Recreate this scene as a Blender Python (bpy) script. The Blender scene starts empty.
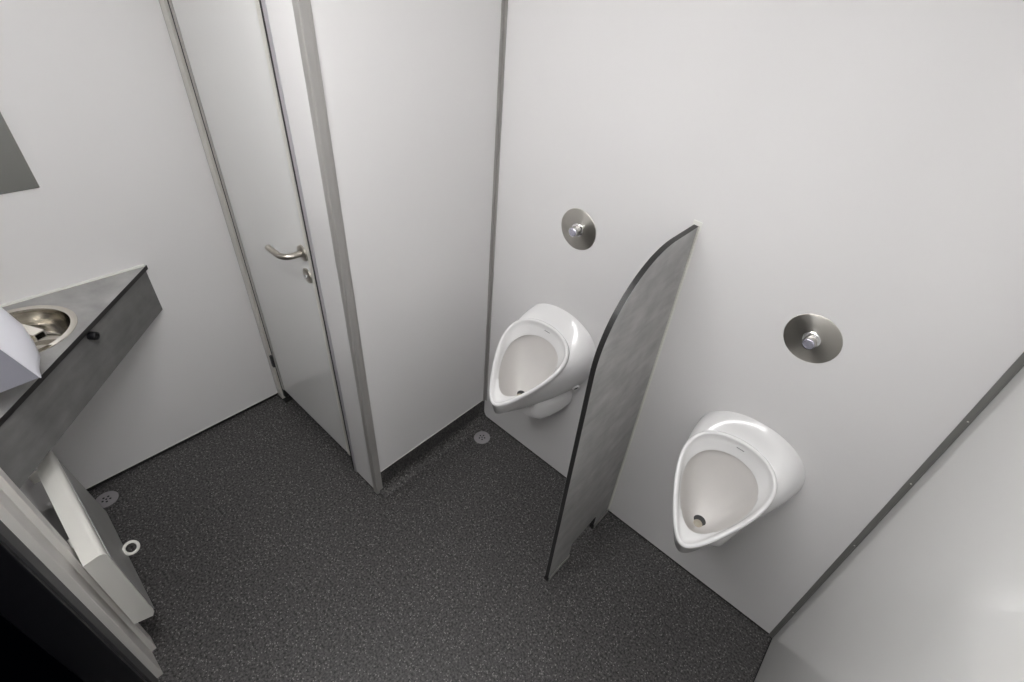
import bpy, bmesh, math, random
from mathutils import Vector, Matrix
from math import sin, cos, pi, sqrt, radians

# ------------------------------------------------------------------ camera, world, exposure
S = bpy.context.scene
COL = S.collection
cam_data = bpy.data.cameras.new('camera')
cam = bpy.data.objects.new('camera', cam_data)
COL.objects.link(cam)
R = Matrix(((0.760687, -0.455909, 0.462063), (0.639999, 0.407858, -0.651193), (0.108429, 0.791074, 0.602034)))
M = R.to_4x4()
M.translation = Vector((1.2328, -1.2195, 1.8742))
cam.matrix_world = M
cam_data.sensor_width = 36.0
cam_data.sensor_fit = 'HORIZONTAL'
cam_data.lens = 17.586
cam_data.shift_x = -34.19 / 1024
cam_data.shift_y = -17.95 / 1024
cam_data.clip_start = 0.01
S.camera = cam

world = bpy.data.worlds.new('night')
S.world = world
world.use_nodes = True
world.node_tree.nodes['Background'].inputs[0].default_value = (0.35, 0.45, 1.0, 1)
world.node_tree.nodes['Background'].inputs[1].default_value = 0.0006

S.view_settings.view_transform = 'Standard'
S.view_settings.look = 'None'
S.view_settings.gamma = 1.0
S.view_settings.use_curve_mapping = False
S.view_settings.exposure = 0.0

LAMP_STRENGTH = 22.0
LAMP_POS, LAMP_LEN, LAMP_W = (0.72, -1.20), 1.14, 0.20

# ------------------------------------------------------------------ materials
def new_mat(name):
    m = bpy.data.materials.new(name)
    m.use_nodes = True
    nt = m.node_tree
    return m, nt, nt.nodes['Principled BSDF']

def plain(name, col, rough=0.5, metal=0.0, spec=0.5, bump=0.0, bscale=200, aniso=0.0, var=0.0, vscale=8):
    m, nt, b = new_mat(name)
    c = (*col, 1) if len(col) == 3 else col
    b.inputs['Base Color'].default_value = c
    b.inputs['Roughness'].default_value = rough
    b.inputs['Metallic'].default_value = metal
    b.inputs['Specular IOR Level'].default_value = spec
    tc = nt.nodes.new('ShaderNodeTexCoord')
    if var > 0:
        n = nt.nodes.new('ShaderNodeTexNoise'); n.inputs['Scale'].default_value = vscale; n.inputs['Detail'].default_value = 4
        nt.links.new(tc.outputs['Object'], n.inputs['Vector'])
        r = nt.nodes.new('ShaderNodeValToRGB')
        r.color_ramp.elements[0].position = 0.3; r.color_ramp.elements[1].position = 0.7
        r.color_ramp.elements[0].color = (*[x * (1 - var) for x in c[:3]], 1)
        r.color_ramp.elements[1].color = (*[min(1, x * (1 + var)) for x in c[:3]], 1)
        nt.links.new(n.outputs['Fac'], r.inputs['Fac'])
        nt.links.new(r.outputs['Color'], b.inputs['Base Color'])
    if bump > 0:
        n = nt.nodes.new('ShaderNodeTexNoise'); n.inputs['Scale'].default_value = bscale
        nt.links.new(tc.outputs['Object'], n.inputs['Vector'])
        bp = nt.nodes.new('ShaderNodeBump'); bp.inputs['Strength'].default_value = bump; bp.inputs['Distance'].default_value = 0.002
        nt.links.new(n.outputs['Fac'], bp.inputs['Height'])
        nt.links.new(bp.outputs['Normal'], b.inputs['Normal'])
    return m

def floor_mat():
    m, nt, b = new_mat('speckled_vinyl')
    tc = nt.nodes.new('ShaderNodeTexCoord')
    n1 = nt.nodes.new('ShaderNodeTexNoise'); n1.inputs['Scale'].default_value = 135; n1.inputs['Detail'].default_value = 3; n1.inputs['Roughness'].default_value = 0.65
    nt.links.new(tc.outputs['Object'], n1.inputs['Vector'])
    r1 = nt.nodes.new('ShaderNodeValToRGB')
    e = r1.color_ramp.elements
    e[0].position = 0.36; e[0].color = (0.012, 0.0117, 0.0117, 1)
    e[1].position = 0.66; e[1].color = (0.125, 0.120, 0.119, 1)
    nt.links.new(n1.outputs['Fac'], r1.inputs['Fac'])
    v = nt.nodes.new('ShaderNodeTexVoronoi'); v.inputs['Scale'].default_value = 215
    nt.links.new(tc.outputs['Object'], v.inputs['Vector'])
    sep = nt.nodes.new('ShaderNodeSeparateColor'); nt.links.new(v.outputs['Color'], sep.inputs['Color'])
    g = nt.nodes.new('ShaderNodeMath'); g.operation = 'GREATER_THAN'; g.inputs[1].default_value = 0.89
    nt.links.new(sep.outputs['Red'], g.inputs[0])
    l = nt.nodes.new('ShaderNodeMath'); l.operation = 'LESS_THAN'; l.inputs[1].default_value = 0.45
    nt.links.new(v.outputs['Distance'], l.inputs[0])
    mu = nt.nodes.new('ShaderNodeMath'); mu.operation = 'MULTIPLY'
    nt.links.new(g.outputs[0], mu.inputs[0]); nt.links.new(l.outputs[0], mu.inputs[1])
    mix = nt.nodes.new('ShaderNodeMix'); mix.data_type = 'RGBA'
    nt.links.new(mu.outputs[0], mix.inputs['Factor'])
    nt.links.new(r1.outputs['Color'], mix.inputs['A'])
    mix.inputs['B'].default_value = (0.25, 0.24, 0.236, 1)
    nt.links.new(mix.outputs['Result'], b.inputs['Base Color'])
    b.inputs['Roughness'].default_value = 0.42
    b.inputs['Specular IOR Level'].default_value = 0.5
    bp = nt.nodes.new('ShaderNodeBump'); bp.inputs['Strength'].default_value = 0.25; bp.inputs['Distance'].default_value = 0.001
    nt.links.new(n1.outputs['Fac'], bp.inputs['Height']); nt.links.new(bp.outputs['Normal'], b.inputs['Normal'])
    return m

def concrete_mat(name, dark, light, rot):
    m, nt, b = new_mat(name)
    tc = nt.nodes.new('ShaderNodeTexCoord')
    mp = nt.nodes.new('ShaderNodeMapping'); mp.inputs['Rotation'].default_value = rot; mp.inputs['Scale'].default_value = (1, 2.2, 9)
    nt.links.new(tc.outputs['Object'], mp.inputs['Vector'])
    n1 = nt.nodes.new('ShaderNodeTexNoise'); n1.inputs['Scale'].default_value = 2.6; n1.inputs['Detail'].default_value = 7; n1.inputs['Roughness'].default_value = 0.6
    n1.inputs['Distortion'].default_value = 0.6
    nt.links.new(mp.outputs['Vector'], n1.inputs['Vector'])
    r = nt.nodes.new('ShaderNodeValToRGB'); e = r.color_ramp.elements
    e[0].position = 0.25; e[0].color = (dark, dark * 0.985, dark * 0.97, 1)
    e[1].position = 0.72; e[1].color = (light, light * 0.99, light * 0.975, 1)
    nt.links.new(n1.outputs['Fac'], r.inputs['Fac'])
    n2 = nt.nodes.new('ShaderNodeTexNoise'); n2.inputs['Scale'].default_value = 14; n2.inputs['Detail'].default_value = 5
    nt.links.new(tc.outputs['Object'], n2.inputs['Vector'])
    mx = nt.nodes.new('ShaderNodeMix'); mx.data_type = 'RGBA'; mx.blend_type = 'OVERLAY'; mx.inputs['Factor'].default_value = 0.35
    nt.links.new(r.outputs['Color'], mx.inputs['A']); nt.links.new(n2.outputs['Fac'], mx.inputs['B'])
    nt.links.new(mx.outputs['Result'], b.inputs['Base Color'])
    b.inputs['Roughness'].default_value = 0.42
    b.inputs['Specular IOR Level'].default_value = 0.4
    return m

def brushed(name, col, rough, rings=True):
    """round-brushed or plain brushed stainless steel"""
    m, nt, b = new_mat(name)
    b.inputs['Metallic'].default_value = 1.0
    b.inputs['Base Color'].default_value = (*col, 1)
    b.inputs['Roughness'].default_value = rough
    b.inputs['Anisotropic'].default_value = 0.75 if rings else 0.4
    if rings:
        tg = nt.nodes.new('ShaderNodeTangent'); tg.direction_type = 'RADIAL'; tg.axis = 'Y'
        b.inputs['Anisotropic Rotation'].default_value = 0.25
        nt.links.new(tg.outputs[0], b.inputs['Tangent'])
    return m

MAT = dict(
    laminate=plain('white_laminate', (0.80, 0.79, 0.79), 0.12, spec=0.45, bump=0.012, bscale=14),
    laminate_r=plain('white_laminate_right', (0.80, 0.80, 0.785), 0.06, spec=0.7),
    door=plain('white_door_laminate', (0.82, 0.82, 0.81), 0.04, spec=0.85),
    ceiling=plain('ceiling_white', (0.82, 0.82, 0.82), 0.6, var=0.02),
    floor=floor_mat(),
    black=plain('black_joint', (0.012, 0.012, 0.012), 0.6, var=0.2, vscale=40),
    alu=plain('grey_aluminium', (0.40, 0.39, 0.375), 0.38, 0.25, var=0.06, vscale=3),
    alu_light=plain('light_aluminium', (0.68, 0.67, 0.62), 0.3, 0.2, var=0.04, vscale=3),
    alu_dark=plain('dark_aluminium', (0.20, 0.197, 0.19), 0.42, 0.2, var=0.06, vscale=3),
    lilac=plain('anodised_profile', (0.46, 0.45, 0.48), 0.35, 0.3, var=0.05),
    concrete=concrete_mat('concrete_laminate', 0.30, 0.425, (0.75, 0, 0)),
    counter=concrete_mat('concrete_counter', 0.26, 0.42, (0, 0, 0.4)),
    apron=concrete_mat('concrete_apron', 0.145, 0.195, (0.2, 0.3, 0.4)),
    edge=plain('black_laminate_core', (0.017, 0.016, 0.016), 0.45, var=0.15, vscale=60),
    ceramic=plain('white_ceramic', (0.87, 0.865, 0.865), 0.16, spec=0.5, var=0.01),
    glaze=plain('shaded_stained_glaze', (0.68, 0.66, 0.64), 0.38, spec=0.35, var=0.02, vscale=12),  # bowl's inner shade mixed into the colour, plus a slight beige stain
    steel=brushed('brushed_steel', (0.62, 0.60, 0.555), 0.36),
    satin=brushed('satin_steel', (0.50, 0.47, 0.42), 0.30, False),
    polished=brushed('polished_steel', (0.66, 0.63, 0.57), 0.13, False),
    chrome=plain('chrome', (0.85, 0.85, 0.86), 0.06, 1.0, var=0.02),
    button=plain('button_face', (0.62, 0.61, 0.72), 0.2, 0.6, var=0.15, vscale=120),
    mirror=plain('mirror_silver', (0.50, 0.505, 0.48), 0.02, 1.0, var=0.01),
    plastic=plain('white_plastic', (0.80, 0.80, 0.86), 0.28, spec=0.45, var=0.01),
    plastic_grey=plain('grey_plastic', (0.30, 0.30, 0.345), 0.35, spec=0.4, var=0.03),
    enamel=plain('white_enamel', (0.74, 0.73, 0.69), 0.32, spec=0.45, var=0.01),
    enamel_grey=plain('grey_enamel', (0.34, 0.34, 0.33), 0.4, spec=0.4, var=0.03),
    frame=plain('cream_frame', (0.66, 0.64, 0.61), 0.42, spec=0.4, var=0.02),
    darkframe=plain('dark_frame', (0.042, 0.042, 0.044), 0.5, var=0.1),
    knob=plain('black_rubber', (0.006, 0.006, 0.008), 0.3),
    drainplate=plain('grey_drain_plate', (0.34, 0.325, 0.34), 0.45, 0.2, var=0.06, vscale=60),
    strainer=plain('beige_strainer', (0.40, 0.36, 0.29), 0.45, var=0.1, vscale=80),
    silicone=plain('white_silicone', (0.82, 0.82, 0.78), 0.4, var=0.01),
    mark=plain('grey_print', (0.16, 0.16, 0.17), 0.5, var=0.05),
)
m, nt, b = new_mat('lamp_diffuser')
b.inputs['Emission Color'].default_value = (1.0, 0.99, 0.985, 1)
b.inputs['Emission Strength'].default_value = LAMP_STRENGTH
MAT['lamp'] = m

# ------------------------------------------------------------------ helpers
def tag(o, label, cat=None, group=None, kind=None):
    o['label'] = label
    if cat: o['category'] = cat
    if group: o['group'] = group
    if kind: o['kind'] = kind
    return o

def root(name, loc, label, cat, group=None):
    o = bpy.data.objects.new(name, None)
    COL.objects.link(o); o.location = loc; o.empty_display_size = 0.05
    return tag(o, label, cat, group)

def wloc(o):
    v = Vector(o.location)
    while o.parent:
        o = o.parent; v += Vector(o.location)
    return v

def obj(name, bm, mat, parent=None, origin=None, smooth=False, label=None):
    """link a bmesh built in world coordinates as ONE mesh object"""
    bmesh.ops.recalc_face_normals(bm, faces=bm.faces[:])
    base = wloc(parent) if parent else Vector((0, 0, 0))
    org = Vector(origin) if origin is not None else (base if parent else Vector((0, 0, 0)))
    bmesh.ops.translate(bm, verts=bm.verts[:], vec=-org)
    me = bpy.data.meshes.new(name); bm.to_mesh(me); bm.free()
    if smooth:
        for p in me.polygons: p.use_smooth = True
        me.set_sharp_from_angle(angle=radians(38 if smooth is True else smooth))
    o = bpy.data.objects.new(name, me); COL.objects.link(o)
    me.materials.append(MAT[mat])
    if parent:
        o.parent = parent
    o.location = org - base
    if label: o['label'] = label
    return o

def add_box(bm, lo, hi, bevel=0.0, seg=2):
    t = bmesh.new()
    bmesh.ops.create_cube(t, size=1.0)
    c = [(a + b) / 2 for a, b in zip(lo, hi)]; d = [abs(b - a) for a, b in zip(lo, hi)]
    for v in t.verts: v.co = Vector((c[0] + v.co.x * d[0], c[1] + v.co.y * d[1], c[2] + v.co.z * d[2]))
    if bevel > 0:
        bmesh.ops.bevel(t, geom=t.edges[:], offset=bevel, segments=seg, profile=0.5, affect='EDGES')
    merge(bm, t)

def merge(bm, t):
    me = bpy.data.meshes.new('tmp'); t.to_mesh(me); t.free()
    bm.from_mesh(me); bpy.data.meshes.remove(me)

def box(lo, hi, bevel=0.0, seg=2):
    bm = bmesh.new(); add_box(bm, lo, hi, bevel, seg); return bm

def add_prism(bm, pts, axis, a, b, bevel=0.0):
    """closed polygon pts (2-D) extruded along axis from a to b"""
    def P(p, t):
        return {0: (t, p[0], p[1]), 1: (p[0], t, p[1]), 2: (p[0], p[1], t)}[axis]
    t = bmesh.new()
    v0 = [t.verts.new(P(p, a)) for p in pts]; v1 = [t.verts.new(P(p, b)) for p in pts]
    t.faces.new(v0); t.faces.new(v1[::-1])
    n = len(pts)
    for i in range(n): t.faces.new((v0[i], v0[(i + 1) % n], v1[(i + 1) % n], v1[i]))
    bmesh.ops.recalc_face_normals(t, faces=t.faces[:])
    if bevel > 0:
        bmesh.ops.bevel(t, geom=t.edges[:], offset=bevel, segments=2, profile=0.5, affect='EDGES')
    merge(bm, t)

def prism(pts, axis, a, b, bevel=0.0):
    bm = bmesh.new(); add_prism(bm, pts, axis, a, b, bevel); return bm

def add_lathe(bm, prof, center, axis=(0, 0, 1), seg=48, caps=False):
    """prof: list of (radius, height along axis)"""
    ax = Vector(axis).normalized()
    u = ax.orthogonal().normalized(); w = ax.cross(u)
    c = Vector(center); rings = []
    for r, h in prof:
        if r < 1e-6: rings.append([bm.verts.new(c + ax * h)])
        else: rings.append([bm.verts.new(c + ax * h + u * (r * cos(2 * pi * i / seg)) + w * (r * sin(2 * pi * i / seg))) for i in range(seg)])
    for A, B in zip(rings, rings[1:]):
        for i in range(seg):
            j = (i + 1) % seg
            if len(A) == 1 and len(B) == 1: continue
            if len(A) == 1: bm.faces.new((A[0], B[i], B[j]))
            elif len(B) == 1: bm.faces.new((A[i], A[j], B[0]))
            else: bm.faces.new((A[i], A[j], B[j], B[i]))

def lathe(prof, center, axis=(0, 0, 1), seg=48):
    bm = bmesh.new(); add_lathe(bm, prof, center, axis, seg); return bm

def add_tube(bm, pts, r, seg=20):
    pts = [Vector(p) for p in pts]; rings = []
    t = (pts[1] - pts[0]).normalized(); u = t.orthogonal().normalized()
    for i, p in enumerate(pts):
        if i == 0: t = (pts[1] - pts[0]).normalized()
        elif i == len(pts) - 1: t = (pts[-1] - pts[-2]).normalized()
        else: t = ((pts[i + 1] - p).normalized() + (p - pts[i - 1]).normalized()).normalized()
        u = (u - t * u.dot(t)).normalized(); w = t.cross(u)
        rings.append([bm.verts.new(p + u * (r * cos(2 * pi * k / seg)) + w * (r * sin(2 * pi * k / seg))) for k in range(seg)])
    for A, B in zip(rings, rings[1:]):
        for k in range(seg): bm.faces.new((A[k], A[(k + 1) % seg], B[(k + 1) % seg], B[k]))
    bm.faces.new(rings[0][::-1]); bm.faces.new(rings[-1])

def add_torus(bm, center, axis, R_, r, n=40, k=14):
    ax = Vector(axis).normalized(); u = ax.orthogonal().normalized(); w = ax.cross(u); c = Vector(center)
    g = [[bm.verts.new(c + (u * cos(2 * pi * i / n) + w * sin(2 * pi * i / n)) * (R_ + r * cos(2 * pi * j / k)) + ax * (r * sin(2 * pi * j / k))) for j in range(k)] for i in range(n)]
    for i in range(n):
        for j in range(k):
            bm.faces.new((g[i][j], g[(i + 1) % n][j], g[(i + 1) % n][(j + 1) % k], g[i][(j + 1) % k]))

def add_loft(bm, rings, closed=True, cap0=False, cap1=False):
    vr = [[bm.verts.new(p) for p in r] for r in rings]
    n = len(vr[0])
    for A, B in zip(vr, vr[1:]):
        for i in range(n if closed else n - 1):
            j = (i + 1) % n
            bm.faces.new((A[i], A[j], B[j], B[i]))
    if cap0: bm.faces.new(vr[0][::-1])
    if cap1: bm.faces.new(vr[-1])
    return vr

def copy_tree(o, parent=None):
    c = o.copy(); COL.objects.link(c)
    if parent: c.parent = parent
    for ch in list(o.children): copy_tree(ch, c)
    return c

def struct(name, bm, mat, label, cat=None, smooth=False):
    o = obj(name, bm, mat, smooth=smooth)
    return tag(o, label, cat or name.split('_')[0], kind='structure')

# ------------------------------------------------------------------ dimensions (metres)
XL, XR = -0.714, 1.5335        # left and right wall planes
YN = -1.42                     # near wall (entrance side)
H = 2.20                       # ceiling
XS = 0.0759                    # face of the cubicle side wall
YD = -0.609                    # face of the cubicle front
XU0, XU1 = 0.4423, 1.1788      # the two urinal places

# ------------------------------------------------------------------ setting
struct('floor', box((XL - 0.08, -1.56, -0.06), (XR + 0.08, 0.08, 0.0)), 'floor', 'dark grey vinyl floor with pale speckles')
struct('ceiling', box((XL - 0.08, -1.56, H), (XR + 0.08, 0.08, H + 0.05)), 'ceiling', 'white ceiling of the washroom')
struct('wall_back', box((0.0846, 0.0, 0.010), (XR, 0.06, H)), 'laminate', 'white laminate wall that carries both urinals', 'wall')
struct('wall_rear', box((XL - 0.06, 0.001, 0.0), (0.0836, 0.06, H)), 'laminate', 'rear wall inside the closed cubicle', 'wall')
struct('wall_left', box((XL - 0.06, -1.50, 0.016), (XL, 0.0, H)), 'laminate', 'white laminate wall on the left behind the corner counter', 'wall')
struct('wall_right', box((XR, -1.50, 0.004), (XR + 0.06, 0.0, H)), 'laminate_r', 'glossy white wall on the right of the urinals', 'wall')
struct('wall_cubicle', box((XS - 0.03, -0.585, 0.127), (XS, -0.001, H), 0.0008), 'laminate', 'white side wall of the cubicle left of the urinals', 'wall')
bm = box((-0.070, YD, 0.014), (0.0535, YD + 0.03, H), 0.0006)
struct('wall_front', bm, 'laminate', 'narrow white fixed panel between cubicle door and corner post', 'wall')
struct('wall_header', box((-0.70, YD, 2.06), (-0.071, YD + 0.03, H)), 'laminate', 'white panel above the cubicle door', 'wall')
struct('wall_near', box((XL, -1.50, 0.0), (0.01, YN, H)), 'laminate', 'white wall beside the entrance behind the heater', 'wall')
struct('wall_entrance', box((1.30, -1.50, 0.0), (XR, YN, H)), 'laminate', 'white wall on the far side of the entrance', 'wall')
struct('wall_lintel', box((0.01, -1.50, 2.06), (1.30, YN, H)), 'laminate', 'white wall above the entrance', 'wall')

# baseboards: coved dark vinyl under the cubicle side wall, dark joints elsewhere
prof = [(XS - 0.03, 0.0), (XS - 0.03, 0.125), (XS - 0.004, 0.125), (XS - 0.004, 0.060)]
for k in range(11):
    a = pi + (pi / 2) * k / 10
    prof.append((XS - 0.004 + 0.044 + 0.044 * cos(a), 0.0455 + 0.0445 * sin(a)))
prof.append((XS + 0.040, 0.0))
bm = prism(prof, 1, -0.600, -0.0005)
struct('baseboard_cubicle', bm, 'floor', 'dark speckled vinyl coving below the cubicle side wall', 'baseboard', smooth=True)
struct('baseboard_back', box((0.0846, 0.0015, 0.0), (XR, 0.05, 0.0115)), 'black', 'black joint along the foot of the urinal wall', 'baseboard')
struct('baseboard_left', box((XL - 0.05, -1.42, 0.0), (XL - 0.0015, -0.62, 0.0165)), 'black', 'black joint along the foot of the left wall', 'baseboard')
struct('baseboard_right', box((XR - 0.0025, -1.42, 0.0), (XR + 0.03, -0.003, 0.006)), 'black', 'black joint along the foot of the right wall', 'baseboard')

struct('baseboard_front', box((-0.0695, YD + 0.0012, 0.0), (0.0533, YD + 0.028, 0.0138)), 'black', 'black joint below the narrow fixed panel', 'baseboard')

# corner trims
bm = bmesh.new()
add_prism(bm, [(XS + 0.0002, -0.016), (XS + 0.0022, -0.016), (XS + 0.0022, -0.0025), (0.0862, -0.0025), (0.0862, -0.0003), (XS + 0.0002, -0.0003)], 2, 0.118, H)
struct('trim_1', bm, 'alu', 'grey metal corner strip between cubicle wall and urinal wall', 'trim')
bm = bmesh.new()
add_prism(bm, [(1.5185, -0.0004), (1.5185, -0.0032), (XR - 0.003, -0.0032), (XR - 0.003, -0.006), (XR - 0.0003, -0.006), (XR - 0.0003, -0.0004)], 2, 0.004, H)
t2 = struct('trim_2', bm, 'alu_dark', 'dark grey metal corner strip right of the urinals, with rivets', 'trim')
for z in (0.20, 0.6255, 0.9161, 1.1437, 1.45, 1.75):
    obj('rivet', lathe([(0, 0.0018), (0.0013, 0.0014), (0.0022, 0.0)], (1.5277, -0.0031, z), (0, -1, 0), 14), 'alu_light', t2, smooth=True)

# pale edge strips at the foot of the panels
struct('trim_11', box((XS + 0.0002, -0.5835, 0.1265), (XS + 0.0018, -0.0165, 0.1295), 0.0004), 'silicone', 'thin pale edge strip at the foot of the cubicle side wall', 'trim')
struct('trim_12', box((XL + 0.0002, -1.42, 0.0165), (XL + 0.0022, -0.616, 0.0200), 0.0004), 'silicone', 'thin pale edge strip at the foot of the left wall', 'trim')

# post at the free corner of the cubicle
bm = bmesh.new()
add_prism(bm, [(0.0540, -0.6125), (0.0755, -0.6125), (0.0785, -0.6100), (0.0785, -0.5850), (0.0745, -0.5835), (0.0540, -0.5835)], 2, 0.004, H)
add_box(bm, (0.0775, -0.5925, 0.004), (0.0792, -0.5905, H))
struct('trim_3', bm, 'alu', 'grey metal corner post of the cubicle', 'trim')
struct('trim_4', box((0.0535, -0.6130, 0.0), (0.0790, -0.584, 0.0045)), 'black', 'black foot of the cubicle corner post', 'trim')

# door frame at the left wall: grey edge, light face, dark groove
bm = bmesh.new()
add_box(bm, (XL + 0.0005, -0.6145, 0.012), (-0.7035, -0.570, 2.05), 0.001)
add_box(bm, (-0.7035, -0.6115, 0.012), (-0.700, -0.570, 2.05))
fr = struct('trim_5', bm, 'alu', 'grey metal door jamb against the left wall', 'trim')
obj('cover_strip', box((-0.7005, -0.6175, 0.012), (-0.664, -0.570, 2.05), 0.0012), 'alu_light', fr)
obj('seal', box((-0.664, -0.6085, 0.03), (-0.647, -0.570, 2.05)), 'black', fr)
obj('foot', box((-0.7035, -0.6165, 0.0), (-0.642, -0.572, 0.0125)), 'black', fr)
bm = bmesh.new()
add_box(bm, (-0.0875, -0.6105, 0.006), (-0.070, -0.570, 2.05), 0.001)
fr2 = struct('trim_6', bm, 'lilac', 'slim grey stop profile on the handle side of the door', 'trim')
obj('seal', box((-0.0995, -0.6090, 0.006), (-0.0876, -0.575, 2.05)), 'black', fr2)
struct('trim_7', box((-0.70, -0.6145, 2.05), (-0.07, -0.57, 2.062)), 'alu', 'grey metal head of the door frame', 'trim')

# cubicle door
dr = tag(bpy.data.objects.new('door_1', None), 'closed white cubicle door with steel lever handle', 'door', kind='structure')
COL.objects.link(dr); dr.location = (-0.37, YD, 0.093)
obj('door_leaf', box((-0.628, YD, 0.093), (-0.1181, YD + 0.034, 2.045), 0.0006), 'door', dr)
obj('edge_profile', box((-0.6455, YD - 0.003, 0.093), (-0.628, YD + 0.036, 2.045), 0.0008), 'alu', dr, label='grey metal edge strip on the hinge side')
obj('edge_profile', box((-0.118, YD - 0.002, 0.093), (-0.1003, YD + 0.036, 2.045), 0.0008), 'alu_light', dr, label='light metal edge strip on the handle side')
for z in (0.258, 1.80):
    obj('hinge', box((-0.6640, YD - 0.012, z - 0.032), (-0.6475, YD - 0.001, z + 0.032), 0.003), 'darkframe', dr)
hx, hz = -0.1415, 1.040
obj('handle_rose', lathe([(0, 0.008), (0.022, 0.008), (0.0255, 0.006), (0.0262, 0.0)], (hx, YD, hz), (0, -1, 0), 40), 'satin', dr, smooth=True)
bm = bmesh.new()
pts = [(hx, YD - 0.006, hz), (hx, YD - 0.028, hz)]
for k in range(1, 9):
    a = (pi / 2) * k / 8
    pts.append((hx - 0.034 * (1 - cos(a)), YD - 0.028 - 0.034 * sin(a), hz))
pts += [(hx - 0.065, YD - 0.062, hz), (hx - 0.092, YD - 0.062, hz)]
add_tube(bm, pts, 0.0095, 22)
obj('handle', bm, 'satin', dr, smooth=True)
kz = 0.958
esc = obj('escutcheon', lathe([(0.0, 0.006), (0.020, 0.006), (0.0245, 0.0045), (0.0255, 0.0)], (hx + 0.001, YD, kz), (0, -1, 0), 40), 'satin', dr, smooth=True)
obj('lock_turn', lathe([(0.0, 0.012), (0.006, 0.0115), (0.0075, 0.006), (0.0075, 0.004)], (hx + 0.001, YD, kz), (0, -1, 0), 24), 'chrome', esc, smooth=True)

# entrance frame beside the near wall: stepped light profiles then the dark outer leaf
bm = bmesh.new()
add_box(bm, (0.0, -1.50, 0.0), (0.050, -1.3945, 2.06), 0.002)
fe = struct('trim_8', bm, 'frame', 'cream inner profile of the entrance frame beside the heater', 'trim')
obj('step_profile', box((0.050, -1.50, 0.0), (0.138, -1.4075, 2.06), 0.002), 'frame', fe)
obj('sealing_lip', box((0.138, -1.50, 0.0), (0.206, -1.4235, 2.06), 0.002), 'darkframe', fe, label='dark grey outer profile')
obj('outer_seal', box((0.2065, -1.50, 0.0), (0.226, -1.4290, 2.06), 0.002), 'knob', fe, label='black rubber seal')
struct('trim_9', box((1.27, -1.50, 0.0), (1.30, -1.40, 2.06), 0.002), 'frame', 'cream profile on the far side of the entrance', 'trim')
struct('trim_10', box((0.2265, -1.56, -0.02), (1.269, -1.42, 0.006), 0.002), 'darkframe', 'dark threshold of the entrance', 'trim')

# ------------------------------------------------------------------ urinals
NT = 112
TH = [2 * pi * i / NT for i in range(NT)]
def egg(W, k, m_, yt, zt, yb, zb, off=0.0, grow=0.0):
    """egg-shaped ring in a tilted plane, wide at the top, narrow at the bottom; off moves it along the plane's outward normal"""
    dy, dz = yb - yt, zb - zt
    L = sqrt(dy * dy + dz * dz); ny, nz = dz / L, -dy / L
    if ny > 0 or (abs(ny) < 1e-6 and nz < 0): ny, nz = -ny, -nz
    out = []
    for t in TH:
        a = (1 - cos(t)) / 2
        x = W * sin(t) * (1 + k * cos(t) + m_ * cos(2 * t))
        out.append(Vector((x, yt + dy * a + ny * off, zt + dz * a + nz * off)))
    if grow:
        c = sum(out, Vector()) / NT
        n = len(out); res = []
        for i in range(n):
            tg = (out[(i + 1) % n] - out[i - 1]).normalized()
            nrm = tg.cross(Vector((0, ny, nz))).normalized()
            if nrm.dot(out[i] - c) < 0: nrm = -nrm
            res.append(out[i] + nrm * grow)
        out = res
    return out

RIM = (0.1240, 0.5100, 0.0412, -0.0567, 0.8003, -0.328, 0.5940)
LEDGE = (0.1000, 0.32, 0.0, -0.066, 0.738, -0.276, 0.602)
WALLRING = (0.160, 0.34, 0.0, -0.002, 0.847, -0.002, 0.450)

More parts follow.
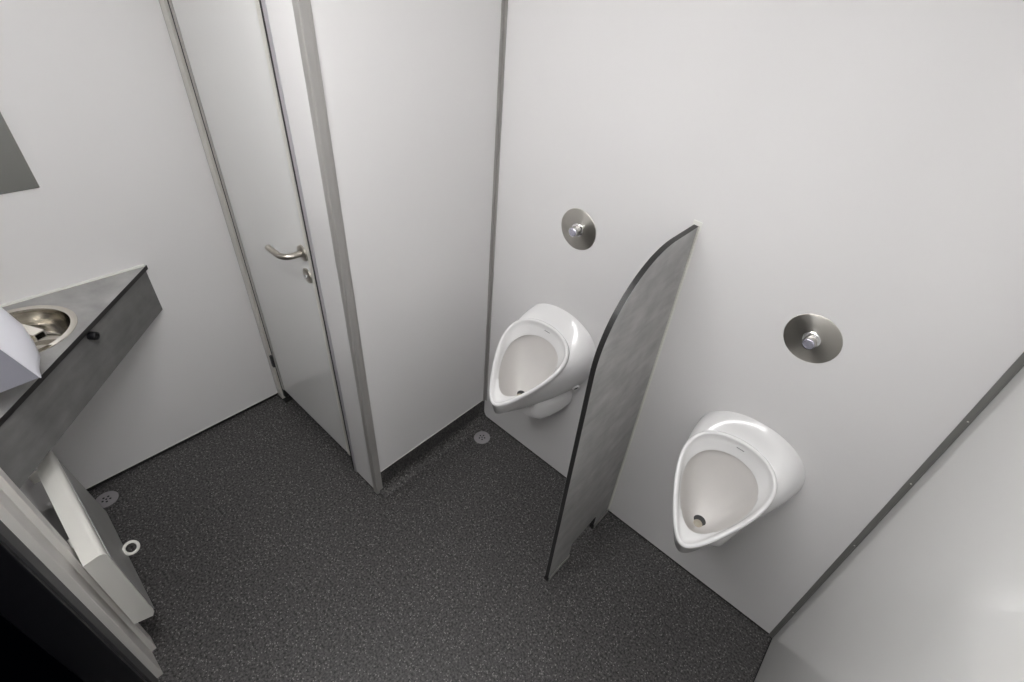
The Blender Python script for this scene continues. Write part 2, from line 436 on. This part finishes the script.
def make_urinal(x, label):
    r = root('urinal', (x, 0, 0.42), label, 'urinal', 'wall-hung urinals')
    P0 = Vector((x, 0, 0))
    bm = bmesh.new()
    wall = [p + Vector((0.017, 0, 0)) for p in egg(*WALLRING)]
    ea = egg(*RIM, off=-0.016, grow=0.003)
    eb = [p + Vector((-0.16 * p.x, 0.012, -0.045)) for p in ea]
    edge = []
    for i in range(NT):
        tk = (1 - cos(TH[i])) / 2
        edge.append(ea[i].lerp(eb[i], tk ** 1.5))
    rings = [[p.copy() for p in wall]]
    for s in (0.05, 0.15, 0.28, 0.42, 0.56, 0.70, 0.83, 0.93, 1.0):
        ring = []
        for i, (a, b_) in enumerate(zip(wall, edge)):
            p = a.lerp(b_, s)
            tk = (1 - cos(TH[i])) / 2                     # 0 at the top, 1 at the bottom
            bul = sin(pi * s)
            p.x *= 1 + 0.035 * bul * (1 - 0.3 * tk)
            p.z += 0.006 * bul * (1 - tk) - 0.016 * bul * tk
            ring.append(p)
        rings.append(ring)
    rings.append(ea)
    rings.append(egg(*RIM, off=-0.006, grow=0.0025))
    rings.append(egg(*RIM, off=-0.002, grow=0.0005))
    rings.append(egg(*RIM, off=0.0, grow=-0.003))
    rings.append(egg(*RIM, off=-0.0005, grow=-0.007))
    rings.append(egg(*RIM, off=-0.004, grow=-0.010))
    a, b_ = egg(*RIM, off=-0.012, grow=-0.0125), egg(*LEDGE, off=0.003, grow=0.0015)
    rings.append(a)
    for s in (0.35, 0.7, 0.94): rings.append([p.lerp(q, s) for p, q in zip(a, b_)])
    rings.append(egg(*LEDGE, off=0.0, grow=-0.001))
    rings.append(egg(*LEDGE, off=-0.004, grow=0.0005))
    q0 = egg(*LEDGE, off=-0.010, grow=0.006)
    rings.append(q0)
    inner = [[p.copy() for p in q0]]
    yt, zt, yb, zb = LEDGE[3:7]
    dv = Vector((0, yb - yt, zb - zt)); n = Vector((0, zb - zt, -(yb - yt))).normalized()
    if n.y > 0: n = -n
    Dc = Vector((0, yt, zt)) + dv * 0.84 - n * 0.010
    hb = 0.108
    for s in (0.97, 0.9, 0.8, 0.68, 0.55, 0.42, 0.3, 0.2, 0.12):
        inner.append([Dc + (p - Dc) * s - n * (hb * (1 - s ** 2.6)) for p in q0])
    for rg in rings + inner:
        for i in range(NT): rg[i] = rg[i] + P0
    add_loft(bm, rings, cap0=True)
    body = obj('ceramic_body', bm, 'ceramic', r, smooth=60)
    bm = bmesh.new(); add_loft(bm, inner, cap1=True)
    obj('bowl', bm, 'glaze', r, smooth=60, label='duller, slightly stained glaze inside the bowl, its shade put into the colour')
    # waste strainer low in the bowl
    dc = Dc - n * (hb - 0.001) + P0
    st = obj('waste_hole', lathe([(0, 0.0015), (0.0205, 0.0015), (0.0225, 0.0)], dc, n, 32), 'darkframe', r, smooth=True, label='dark waste opening low in the bowl')
    obj('strainer', lathe([(0, 0.004), (0.012, 0.0035), (0.0150, 0.0015)], dc + dv.normalized() * 0.006, n, 24), 'strainer', st, smooth=True, label='beige strainer')
    # siphon housing under the bowl
    bm = bmesh.new()
    sec = []
    for yy, w, zb_, zt_ in ((-0.001, 0.116, 0.415, 0.53), (-0.05, 0.110, 0.408, 0.53), (-0.10, 0.098, 0.406, 0.53), (-0.140, 0.084, 0.412, 0.53), (-0.160, 0.062, 0.428, 0.53)):
        ring = []
        for k in range(40):
            t = 2 * pi * k / 40
            cx, cz = cos(t), sin(t)
            e = 0.55
            ring.append(P0 + Vector((w * math.copysign(abs(cx) ** e, cx), yy, (zb_ + zt_) / 2 + (zt_ - zb_) / 2 * math.copysign(abs(cz) ** e, cz))))
        sec.append(ring)
    add_loft(bm, sec, cap0=True, cap1=True)
    obj('siphon_housing', bm, 'ceramic', r, smooth=50)
    # fixing cap on the right flank, near the wall
    c = P0 + Vector((0.1425, -0.030, 0.568)); nx = Vector((0.82, -0.40, -0.30)).normalized()
    fc = obj('fixing_cap', lathe([(0.0150, -0.014), (0.0150, 0.001), (0.0135, 0.003), (0.0095, 0.003), (0.0090, 0.0)], c, nx, 28), 'ceramic', r, smooth=True)
    obj('screw_hole', lathe([(0, 0.0012), (0.0092, 0.0012), (0.0092, -0.006)], c, nx, 20), 'darkframe', fc)
    # small printed mark on the inside of the rim, top centre
    bm = bmesh.new()
    A = egg(*RIM, off=-0.012, grow=-0.0125); B = egg(*LEDGE, off=0.003, grow=0.0015)
    pa, pb = A[0] + P0, B[0] + P0
    up = (pa - pb).normalized(); nn = Vector((1, 0, 0)).cross(up).normalized()
    if nn.y > 0: nn = -nn
    mid = pa.lerp(pb, 0.30) + nn * 0.0012
    random.seed(4)
    for k in range(7):
        w0 = (-0.0115 + k * 0.0034); hgt = 0.0016 if k in (0, 5) else 0.0011
        q = [mid + Vector((w0, 0, 0)) - up * 0.0011, mid + Vector((w0 + 0.0023, 0, 0)) - up * 0.0011, mid + Vector((w0 + 0.0023, 0, 0)) + up * hgt, mid + Vector((w0, 0, 0)) + up * hgt]
        lo = [bm.verts.new(v) for v in q]; hi = [bm.verts.new(v + nn * 0.0005) for v in q]
        bm.faces.new(hi); bm.faces.new(lo[::-1])
        for i in range(4): bm.faces.new((lo[i], lo[(i + 1) % 4], hi[(i + 1) % 4], hi[i]))
    obj('printed_mark', bm, 'mark', r, label='small grey printed mark')
    return r

u0 = make_urinal(XU0 - 0.0205, 'white ceramic wall urinal in the corner between cubicle wall and grey partition')
u1 = copy_tree(u0)
u1.location.x = XU1 - 0.0205
u1['label'] = 'white ceramic wall urinal right of the grey partition, its waste hole in view'

# ------------------------------------------------------------------ flush plates
def make_plate(x, label):
    r = root('flush_plate', (x, 0, 1.165), label, 'flush plate', 'round steel flush plates')
    c = (x, 0, 1.165); ax = (0, -1, 0)
    obj('cover_plate', lathe([(0, 0.003), (0.066, 0.003), (0.0675, 0.002), (0.068, 0.0)], c, ax, 72), 'steel', r, smooth=True)
    bs = obj('button_body', lathe([(0.0215, 0.003), (0.0215, 0.007), (0.0195, 0.0085), (0.0185, 0.009), (0.0185, 0.013), (0.0175, 0.0135), (0.0175, 0.0175), (0.0165, 0.018), (0.0165, 0.024), (0.0160, 0.0255), (0.0160, 0.030), (0.0150, 0.0315), (0.0, 0.0315)], c, ax, 40), 'chrome', r, smooth=True)
    obj('button_face', lathe([(0, 0.0335), (0.0118, 0.0332), (0.0135, 0.0318), (0.0135, 0.031)], c, ax, 32), 'button', bs, smooth=True, label='pale push face')
    return r
p0 = make_plate(XU0, 'round brushed steel flush plate above the corner urinal, left of the partition')
p1 = copy_tree(p0); p1.location.x = XU1
p1['label'] = 'round brushed steel flush plate above the urinal right of the partition'

# ------------------------------------------------------------------ partition between the urinals
XP, TP = 0.8159, 0.0155
pr = root('urinal_partition', (XP - TP / 2, -0.20, 0), 'grey concrete-look partition with black edge and rounded top between the urinals', 'partition')
ZT = 1.3275
out = [(-0.0035, 0.024), (-0.0035, ZT)]
yf, cy, cz, ry, rz = -0.3985, -0.125, 1.045, 0.2735, ZT - 1.045
for k in range(29):
    a = pi / 2 + (pi / 2) * k / 28
    out.append((cy + ry * cos(a), cz + rz * sin(a)))
out += [(yf, 0.024), (-0.272, 0.024), (-0.272, 0.082), (-0.266, 0.092), (-0.256, 0.096), (-0.126, 0.096), (-0.116, 0.092), (-0.110, 0.082), (-0.110, 0.024)]
bm = prism(out, 0, XP - TP + 0.0006, XP - 0.0006)
panel = obj('panel', bm, 'edge', pr, label='black core of the panel showing at its edge')
bm = bmesh.new()
for xa in (XP - 0.0006, XP - TP + 0.0006):
    s = 0.0006 if xa > XP - 0.005 else -0.0006
    add_prism(bm, out, 0, xa, xa + s)
obj('facing', bm, 'concrete', pr, label='grey concrete-look facing')
for ya, yb in ((yf, -0.272), (-0.110, -0.004)):
    f_ = obj('foot_pad', box((XP - TP - 0.001, ya - 0.002, 0.0), (XP + 0.0006, yb + 0.0005, 0.0245), 0.001), 'black', pr, label='black foot pad')
    obj('foot_profile', box((XP + 0.0007, ya + 0.004, 0.004), (XP + 0.0040, yb - 0.001, 0.0250), 0.0006), 'alu', f_, label='grey metal strip along the foot')
obj('wall_channel', box((XP - 0.0002, -0.012, 0.024), (XP + 0.0022, -0.0003, ZT + 0.001), 0.0006), 'alu_light', pr)
obj('sealant_bead', box((XP - TP - 0.004, -0.0035, 0.024), (XP + 0.006, -0.0002, ZT + 0.012), 0.0012), 'silicone', pr)

# ------------------------------------------------------------------ floor drains
def make_drain(x, y, rot, label):
    r = root('floor_drain', (x, y, 0), label, 'drain', 'round floor drains')
    obj('drain_cover', lathe([(0, 0.0016), (0.033, 0.0018), (0.0368, 0.0012), (0.0375, 0.0)], (x, y, 0), (0, 0, 1), 56), 'drainplate', r, smooth=True)
    for k in range(6):
        if k == 5: hx_, hy_, rr = 0, 0, 0.0032
        else:
            a = rot + 2 * pi * k / 5; hx_, hy_, rr = 0.0125 * cos(a), 0.0125 * sin(a), 0.0037
        obj('drain_hole', lathe([(0, 0.0022), (rr, 0.0022), (rr, 0.001)], (x + hx_, y + hy_, 0), (0, 0, 1), 16), 'knob', r)
    return r
d0 = make_drain(0.1619, -0.1006, 0.5, 'small round floor drain beside the cubicle wall near the corner urinal')
d1 = copy_tree(d0); d1.location = (-0.6289, -1.3255, 0); d1.rotation_euler.z = 0.6
d1['label'] = 'small round floor drain at the left wall below the counter'

# ------------------------------------------------------------------ corner counter with basin
CZ = 0.8407
cnt = root('corner_counter', (XL + 0.18, -1.26, 0.654), 'triangular grey concrete-look counter with black edge in the left corner', 'counter')
A_, B_, C_ = (XL + 0.001, -0.895), (XL + 0.001, YN + 0.001), (-0.142, YN + 0.001)
BX, BY, BR = -0.541, -1.269, 0.128
def plate_with_hole(poly, c, r, z0, z1, n=96):
    angs = sorted(set([round(2 * pi * i / n, 6) for i in range(n)] + [round(math.atan2(p[1] - c[1], p[0] - c[0]) % (2 * pi), 6) for p in poly]))
    def hit(a):
        d = (cos(a), sin(a)); best = None
        for i in range(len(poly)):
            p, q = poly[i], poly[(i + 1) % len(poly)]
            ex, ey = q[0] - p[0], q[1] - p[1]
            den = d[0] * ey - d[1] * ex
            if abs(den) < 1e-12: continue
            t = ((p[0] - c[0]) * ey - (p[1] - c[1]) * ex) / den
            s = ((p[0] - c[0]) * d[1] - (p[1] - c[1]) * d[0]) / den
            if t > 0 and -1e-4 <= s <= 1 + 1e-4 and (best is None or t < best): best = t
        return (c[0] + d[0] * best, c[1] + d[1] * best)
    bm = bmesh.new(); O = [hit(a) for a in angs]; I = [(c[0] + r * cos(a), c[1] + r * sin(a)) for a in angs]
    V = [[bm.verts.new((x, y, z)) for x, y in ring] for ring, z in ((O, z1), (I, z1), (I, z0), (O, z0))]
    m_ = len(angs)
    for k in range(4):
        P_, Q_ = V[k], V[(k + 1) % 4]
        for i in range(m_):
            j = (i + 1) % m_
            bm.faces.new((P_[i], P_[j], Q_[j], Q_[i]))
    return bm
obj('countertop', plate_with_hole((A_, B_, C_), (BX, BY), BR, CZ - 0.0165, CZ - 0.0008), 'edge', cnt, label='black core of the top showing at its front edge')
obj('top_facing', plate_with_hole((A_, B_, C_), (BX, BY), BR, CZ - 0.0008, CZ), 'counter', cnt, label='grey concrete-look facing of the top')
ap = 0.006 * sqrt(2)
a0 = (XL + 0.0015, -0.895 - ap); c0 = (-0.142 - ap, YN + 0.0015)
def slab(p, q, inward, z0, z1):
    d = Vector((inward / sqrt(2), inward / sqrt(2), 0))
    return [(p[0], p[1]), (q[0], q[1]), (q[0] - d.x, q[1]), (p[0], p[1] - d.y)]
th = 0.012 * 2
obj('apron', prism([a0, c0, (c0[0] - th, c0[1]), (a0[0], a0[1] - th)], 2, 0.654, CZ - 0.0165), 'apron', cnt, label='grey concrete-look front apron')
obj('sealant_bead', box((XL + 0.0002, -1.418, CZ - 0.001), (XL + 0.008, -0.902, CZ + 0.006), 0.001), 'silicone', cnt, label='white sealant line along the wall')
kc = Vector((-0.4595, -1.1360, 0.8085)); kd = Vector((1, 1, 0)).normalized()
obj('apron_knob', lathe([(0.0125, -0.004), (0.0128, 0.006), (0.0128, 0.018), (0.0115, 0.0205), (0.0065, 0.021), (0.0058, 0.0185), (0, 0.0185)], kc, kd, 28), 'knob', cnt, smooth=True, label='small black rubber knob')

bz = CZ
wb = root('washbasin', (BX, BY, bz - 0.11), 'round polished steel basin set into the corner counter', 'basin')
obj('bowl', lathe([(0.126, -0.004), (0.1345, 0.0004), (0.1340, 0.0018), (0.1315, 0.0024), (0.1200, 0.0016), (0.1180, 0.0016), (0.1165, -0.001), (0.1155, -0.010), (0.112, -0.045), (0.106, -0.075), (0.095, -0.088), (0.075, -0.094), (0.026, -0.0985), (0.024, -0.101), (0.0, -0.101), (0.0, -0.104), (0.08, -0.098), (0.105, -0.086), (0.120, -0.045), (0.126, -0.004)], (BX, BY, bz), (0, 0, 1), 80), 'polished', wb, smooth=50)
obj('waste_plug', lathe([(0, 0.004), (0.017, 0.004), (0.021, 0.002), (0.0215, 0)], (BX, BY, bz - 0.1012), (0, 0, 1), 32), 'chrome', wb, smooth=True)

# spout reaching over the basin from the near wall
fa = root('basin_spout', (XL, -1.36, 0.88), 'short angular steel spout over the round basin, open at its end', 'tap')
tip = Vector((-0.437, -1.228, 0.872)); st_ = Vector((-0.690, -1.352, 0.872))
dd = (tip - st_).normalized(); sd = Vector((-dd.y, dd.x, 0)); up = Vector((0, 0, 1))
def tubebox(bm, a, b_, w, h, t):
    rings = []
    for (p, ww, hh) in ((a, w, h), (b_, w, h), (b_, w - t, h - t), (b_ - dd * 0.03, w - t, h - t)):
        rings.append([p + sd * (sx * ww) + up * (sz * hh) for sx, sz in ((-1, -1), (1, -1), (1, 1), (-1, 1))])
    add_loft(bm, rings, cap0=True, cap1=True)
bm = bmesh.new(); tubebox(bm, st_, tip, 0.014, 0.011, 0.003)
obj('spout', bm, 'polished', fa)
bm = bmesh.new(); add_box(bm, (XL + 0.0005, -1.385, 0.852), (XL + 0.026, -1.335, 0.892), 0.003)
obj('wall_bracket', bm, 'polished', fa)
bm = bmesh.new()
add_loft(bm, [[tip - dd * 0.028 + sd * (sx * 0.0105) + up * (sz * 0.0075) for sx, sz in ((-1, -1), (1, -1), (1, 1), (-1, 1))], [tip - dd * 0.026 + sd * (sx * 0.0105) + up * (sz * 0.0075) for sx, sz in ((-1, -1), (1, -1), (1, 1), (-1, 1))]], cap0=True, cap1=True)
obj('outlet', bm, 'knob', fa, label='dark opening of the spout')

# ------------------------------------------------------------------ mirror on the left wall
mr = root('mirror', (XL, -1.22, 1.162), 'frameless dark-looking mirror on the left wall above the counter', 'mirror')
obj('mirror_glass', box((XL + 0.002, -1.40, 1.162), (XL + 0.006, -1.056, 1.86), 0.0008), 'mirror', mr)
obj('backing', box((XL + 0.0002, -1.395, 1.167), (XL + 0.002, -1.061, 1.855)), 'darkframe', mr)

# ------------------------------------------------------------------ soap dispenser on the near wall
X0, X1 = -0.335, -0.200
sp = root('soap_dispenser', ((X0 + X1) / 2, YN, 0.905), 'white dispenser with domed front on the wall above the counter', 'dispenser')
zs = [0.905, 0.908, 0.915, 0.93, 0.95, 0.97, 0.99, 1.016, 1.04, 1.067, 1.095, 1.12, 1.145, 1.158, 1.166]
MID = [(0.905, 0.158), (0.93, 0.1735), (0.97, 0.177), (1.016, 0.176), (1.067, 0.164), (1.12, 0.138), (1.166, 0.100)]
def fdepth(z, e):
    side = 0.153 - 0.26 * (z - 0.905)
    for (z0, d0), (z1, d1) in zip(MID, MID[1:]):
        if z <= z1 + 1e-9:
            mid = d0 + (d1 - d0) * (z - z0) / (z1 - z0); break
    rnd = min(1, (1.166 - z) / 0.03)
    return side + (mid - side) * e - 0.014 * (1 - sqrt(max(0, 1 - (1 - rnd) ** 2)))
NXs = 18
rings = []
for z in zs:
    ring = []
    for i in range(NXs + 1):
        s = -1 + 2 * i / NXs
        x = (X0 + X1) / 2 + (X1 - X0) / 2 * math.copysign(abs(sin(s * pi / 2)), s)
        e = 1 - abs((x - (X0 + X1) / 2) / ((X1 - X0) / 2)) ** 2.2
        ring.append(Vector((x, YN + fdepth(z, e), z)))
    ring += [Vector((X1, YN + fdepth(z, 0) - 0.002, z)), Vector((X0, YN + fdepth(z, 0) - 0.002, z))]
    rings.append(ring)
bm = bmesh.new(); add_loft(bm, rings, cap0=True, cap1=True)
obj('front_cover', bm, 'plastic', sp, smooth=40)
obj('rear_housing', box((X0 + 0.0012, YN + 0.0004, 0.9065), (X1 - 0.0012, YN + 0.0700, 1.164), 0.002), 'plastic_grey', sp, label='grey rear housing')
pr_ = [(YN + 0.0708, 0.9055)] + [(YN + fdepth(z, 0) - 0.0025, z) for z in zs[1:-1]] + [(YN + 0.0708, 1.158)]
obj('side_wall', prism(pr_, 0, X0, X1), 'plastic_grey', sp, label='grey side behind the domed cover')

# ------------------------------------------------------------------ heater on the near wall under the counter
ht = root('panel_heater', (-0.16, YN, 0.20), 'white box heater with rounded top edge on the wall below the counter', 'heater')
HX0, HX1, HB = -0.36, 0.092, -1.389
HF = -1.3435
prof = [(HB, 0.560), (HF - 0.014, 0.566)]
for k in range(1, 8):
    a = pi / 2 - (pi / 2) * k / 7
    prof.append((HF - 0.014 + 0.014 * cos(a), 0.552 + 0.014 * sin(a)))
prof += [(HF + 0.002, 0.235), (HF - 0.006, 0.220), (HB, 0.238)]
bm = prism(prof, 0, HX0, HX1)
bmesh.ops.remove_doubles(bm, verts=bm.verts[:], dist=1e-6)
obj('casing', bm, 'enamel', ht, smooth=30)
bm = bmesh.new()
c8 = [(HX0 + 0.01, HF + 0.0015), (HX1 - 0.004, HF + 0.0015)]
v = [(HX0 + 0.01, HF + 0.0012, 0.520), (HX1 - 0.012, HF + 0.0012, 0.520), (HX1 - 0.012, HF + 0.0045, 0.228), (HX0 + 0.01, HF + 0.016, 0.228)]
vb = [(x, HF - 0.002, z) for x, y, z in v]
f1 = [bm.verts.new(p) for p in v]; f2 = [bm.verts.new(p) for p in vb]
bm.faces.new(f1); bm.faces.new(f2[::-1])
for i in range(4): bm.faces.new((f1[i], f1[(i + 1) % 4], f2[(i + 1) % 4], f2[i]))
obj('front_panel', bm, 'enamel_grey', ht, label='grey front panel')
bm = bmesh.new()
rc = Vector((-0.135, -1.3165, 0.262))
add_torus(bm, rc, (0.72, 0.10, 0.68), 0.0175, 0.0045)
obj('pull_ring', bm, 'enamel', ht, smooth=True, label='small white ring')
obj('valve_cover', box((-0.335, -1.408, 0.530), (-0.285, -1.384, 0.570), 0.003), 'enamel', ht)
for xx in (-0.20,):
    obj('wall_bracket', box((xx, YN + 0.0004, 0.28), (xx + 0.04, HB + 0.0005, 0.36), 0.001), 'enamel', ht)

# ------------------------------------------------------------------ ceiling lamp (above the picture)
(lx, ly), ln, wd = LAMP_POS, LAMP_LEN, LAMP_W
lp = root('ceiling_lamp', (lx, ly, H), 'long flat ceiling lamp in front of the urinals', 'lamp')
obj('lamp_base', box((lx - ln / 2 - 0.012, ly - wd / 2 - 0.012, H - 0.022), (lx + ln / 2 + 0.012, ly + wd / 2 + 0.012, H - 0.0003), 0.003), 'enamel', lp)
obj('lamp_diffuser', box((lx - ln / 2, ly - wd / 2, H - 0.070), (lx + ln / 2, ly + wd / 2, H - 0.0225), 0.008, 4), 'lamp', lp, smooth=True)
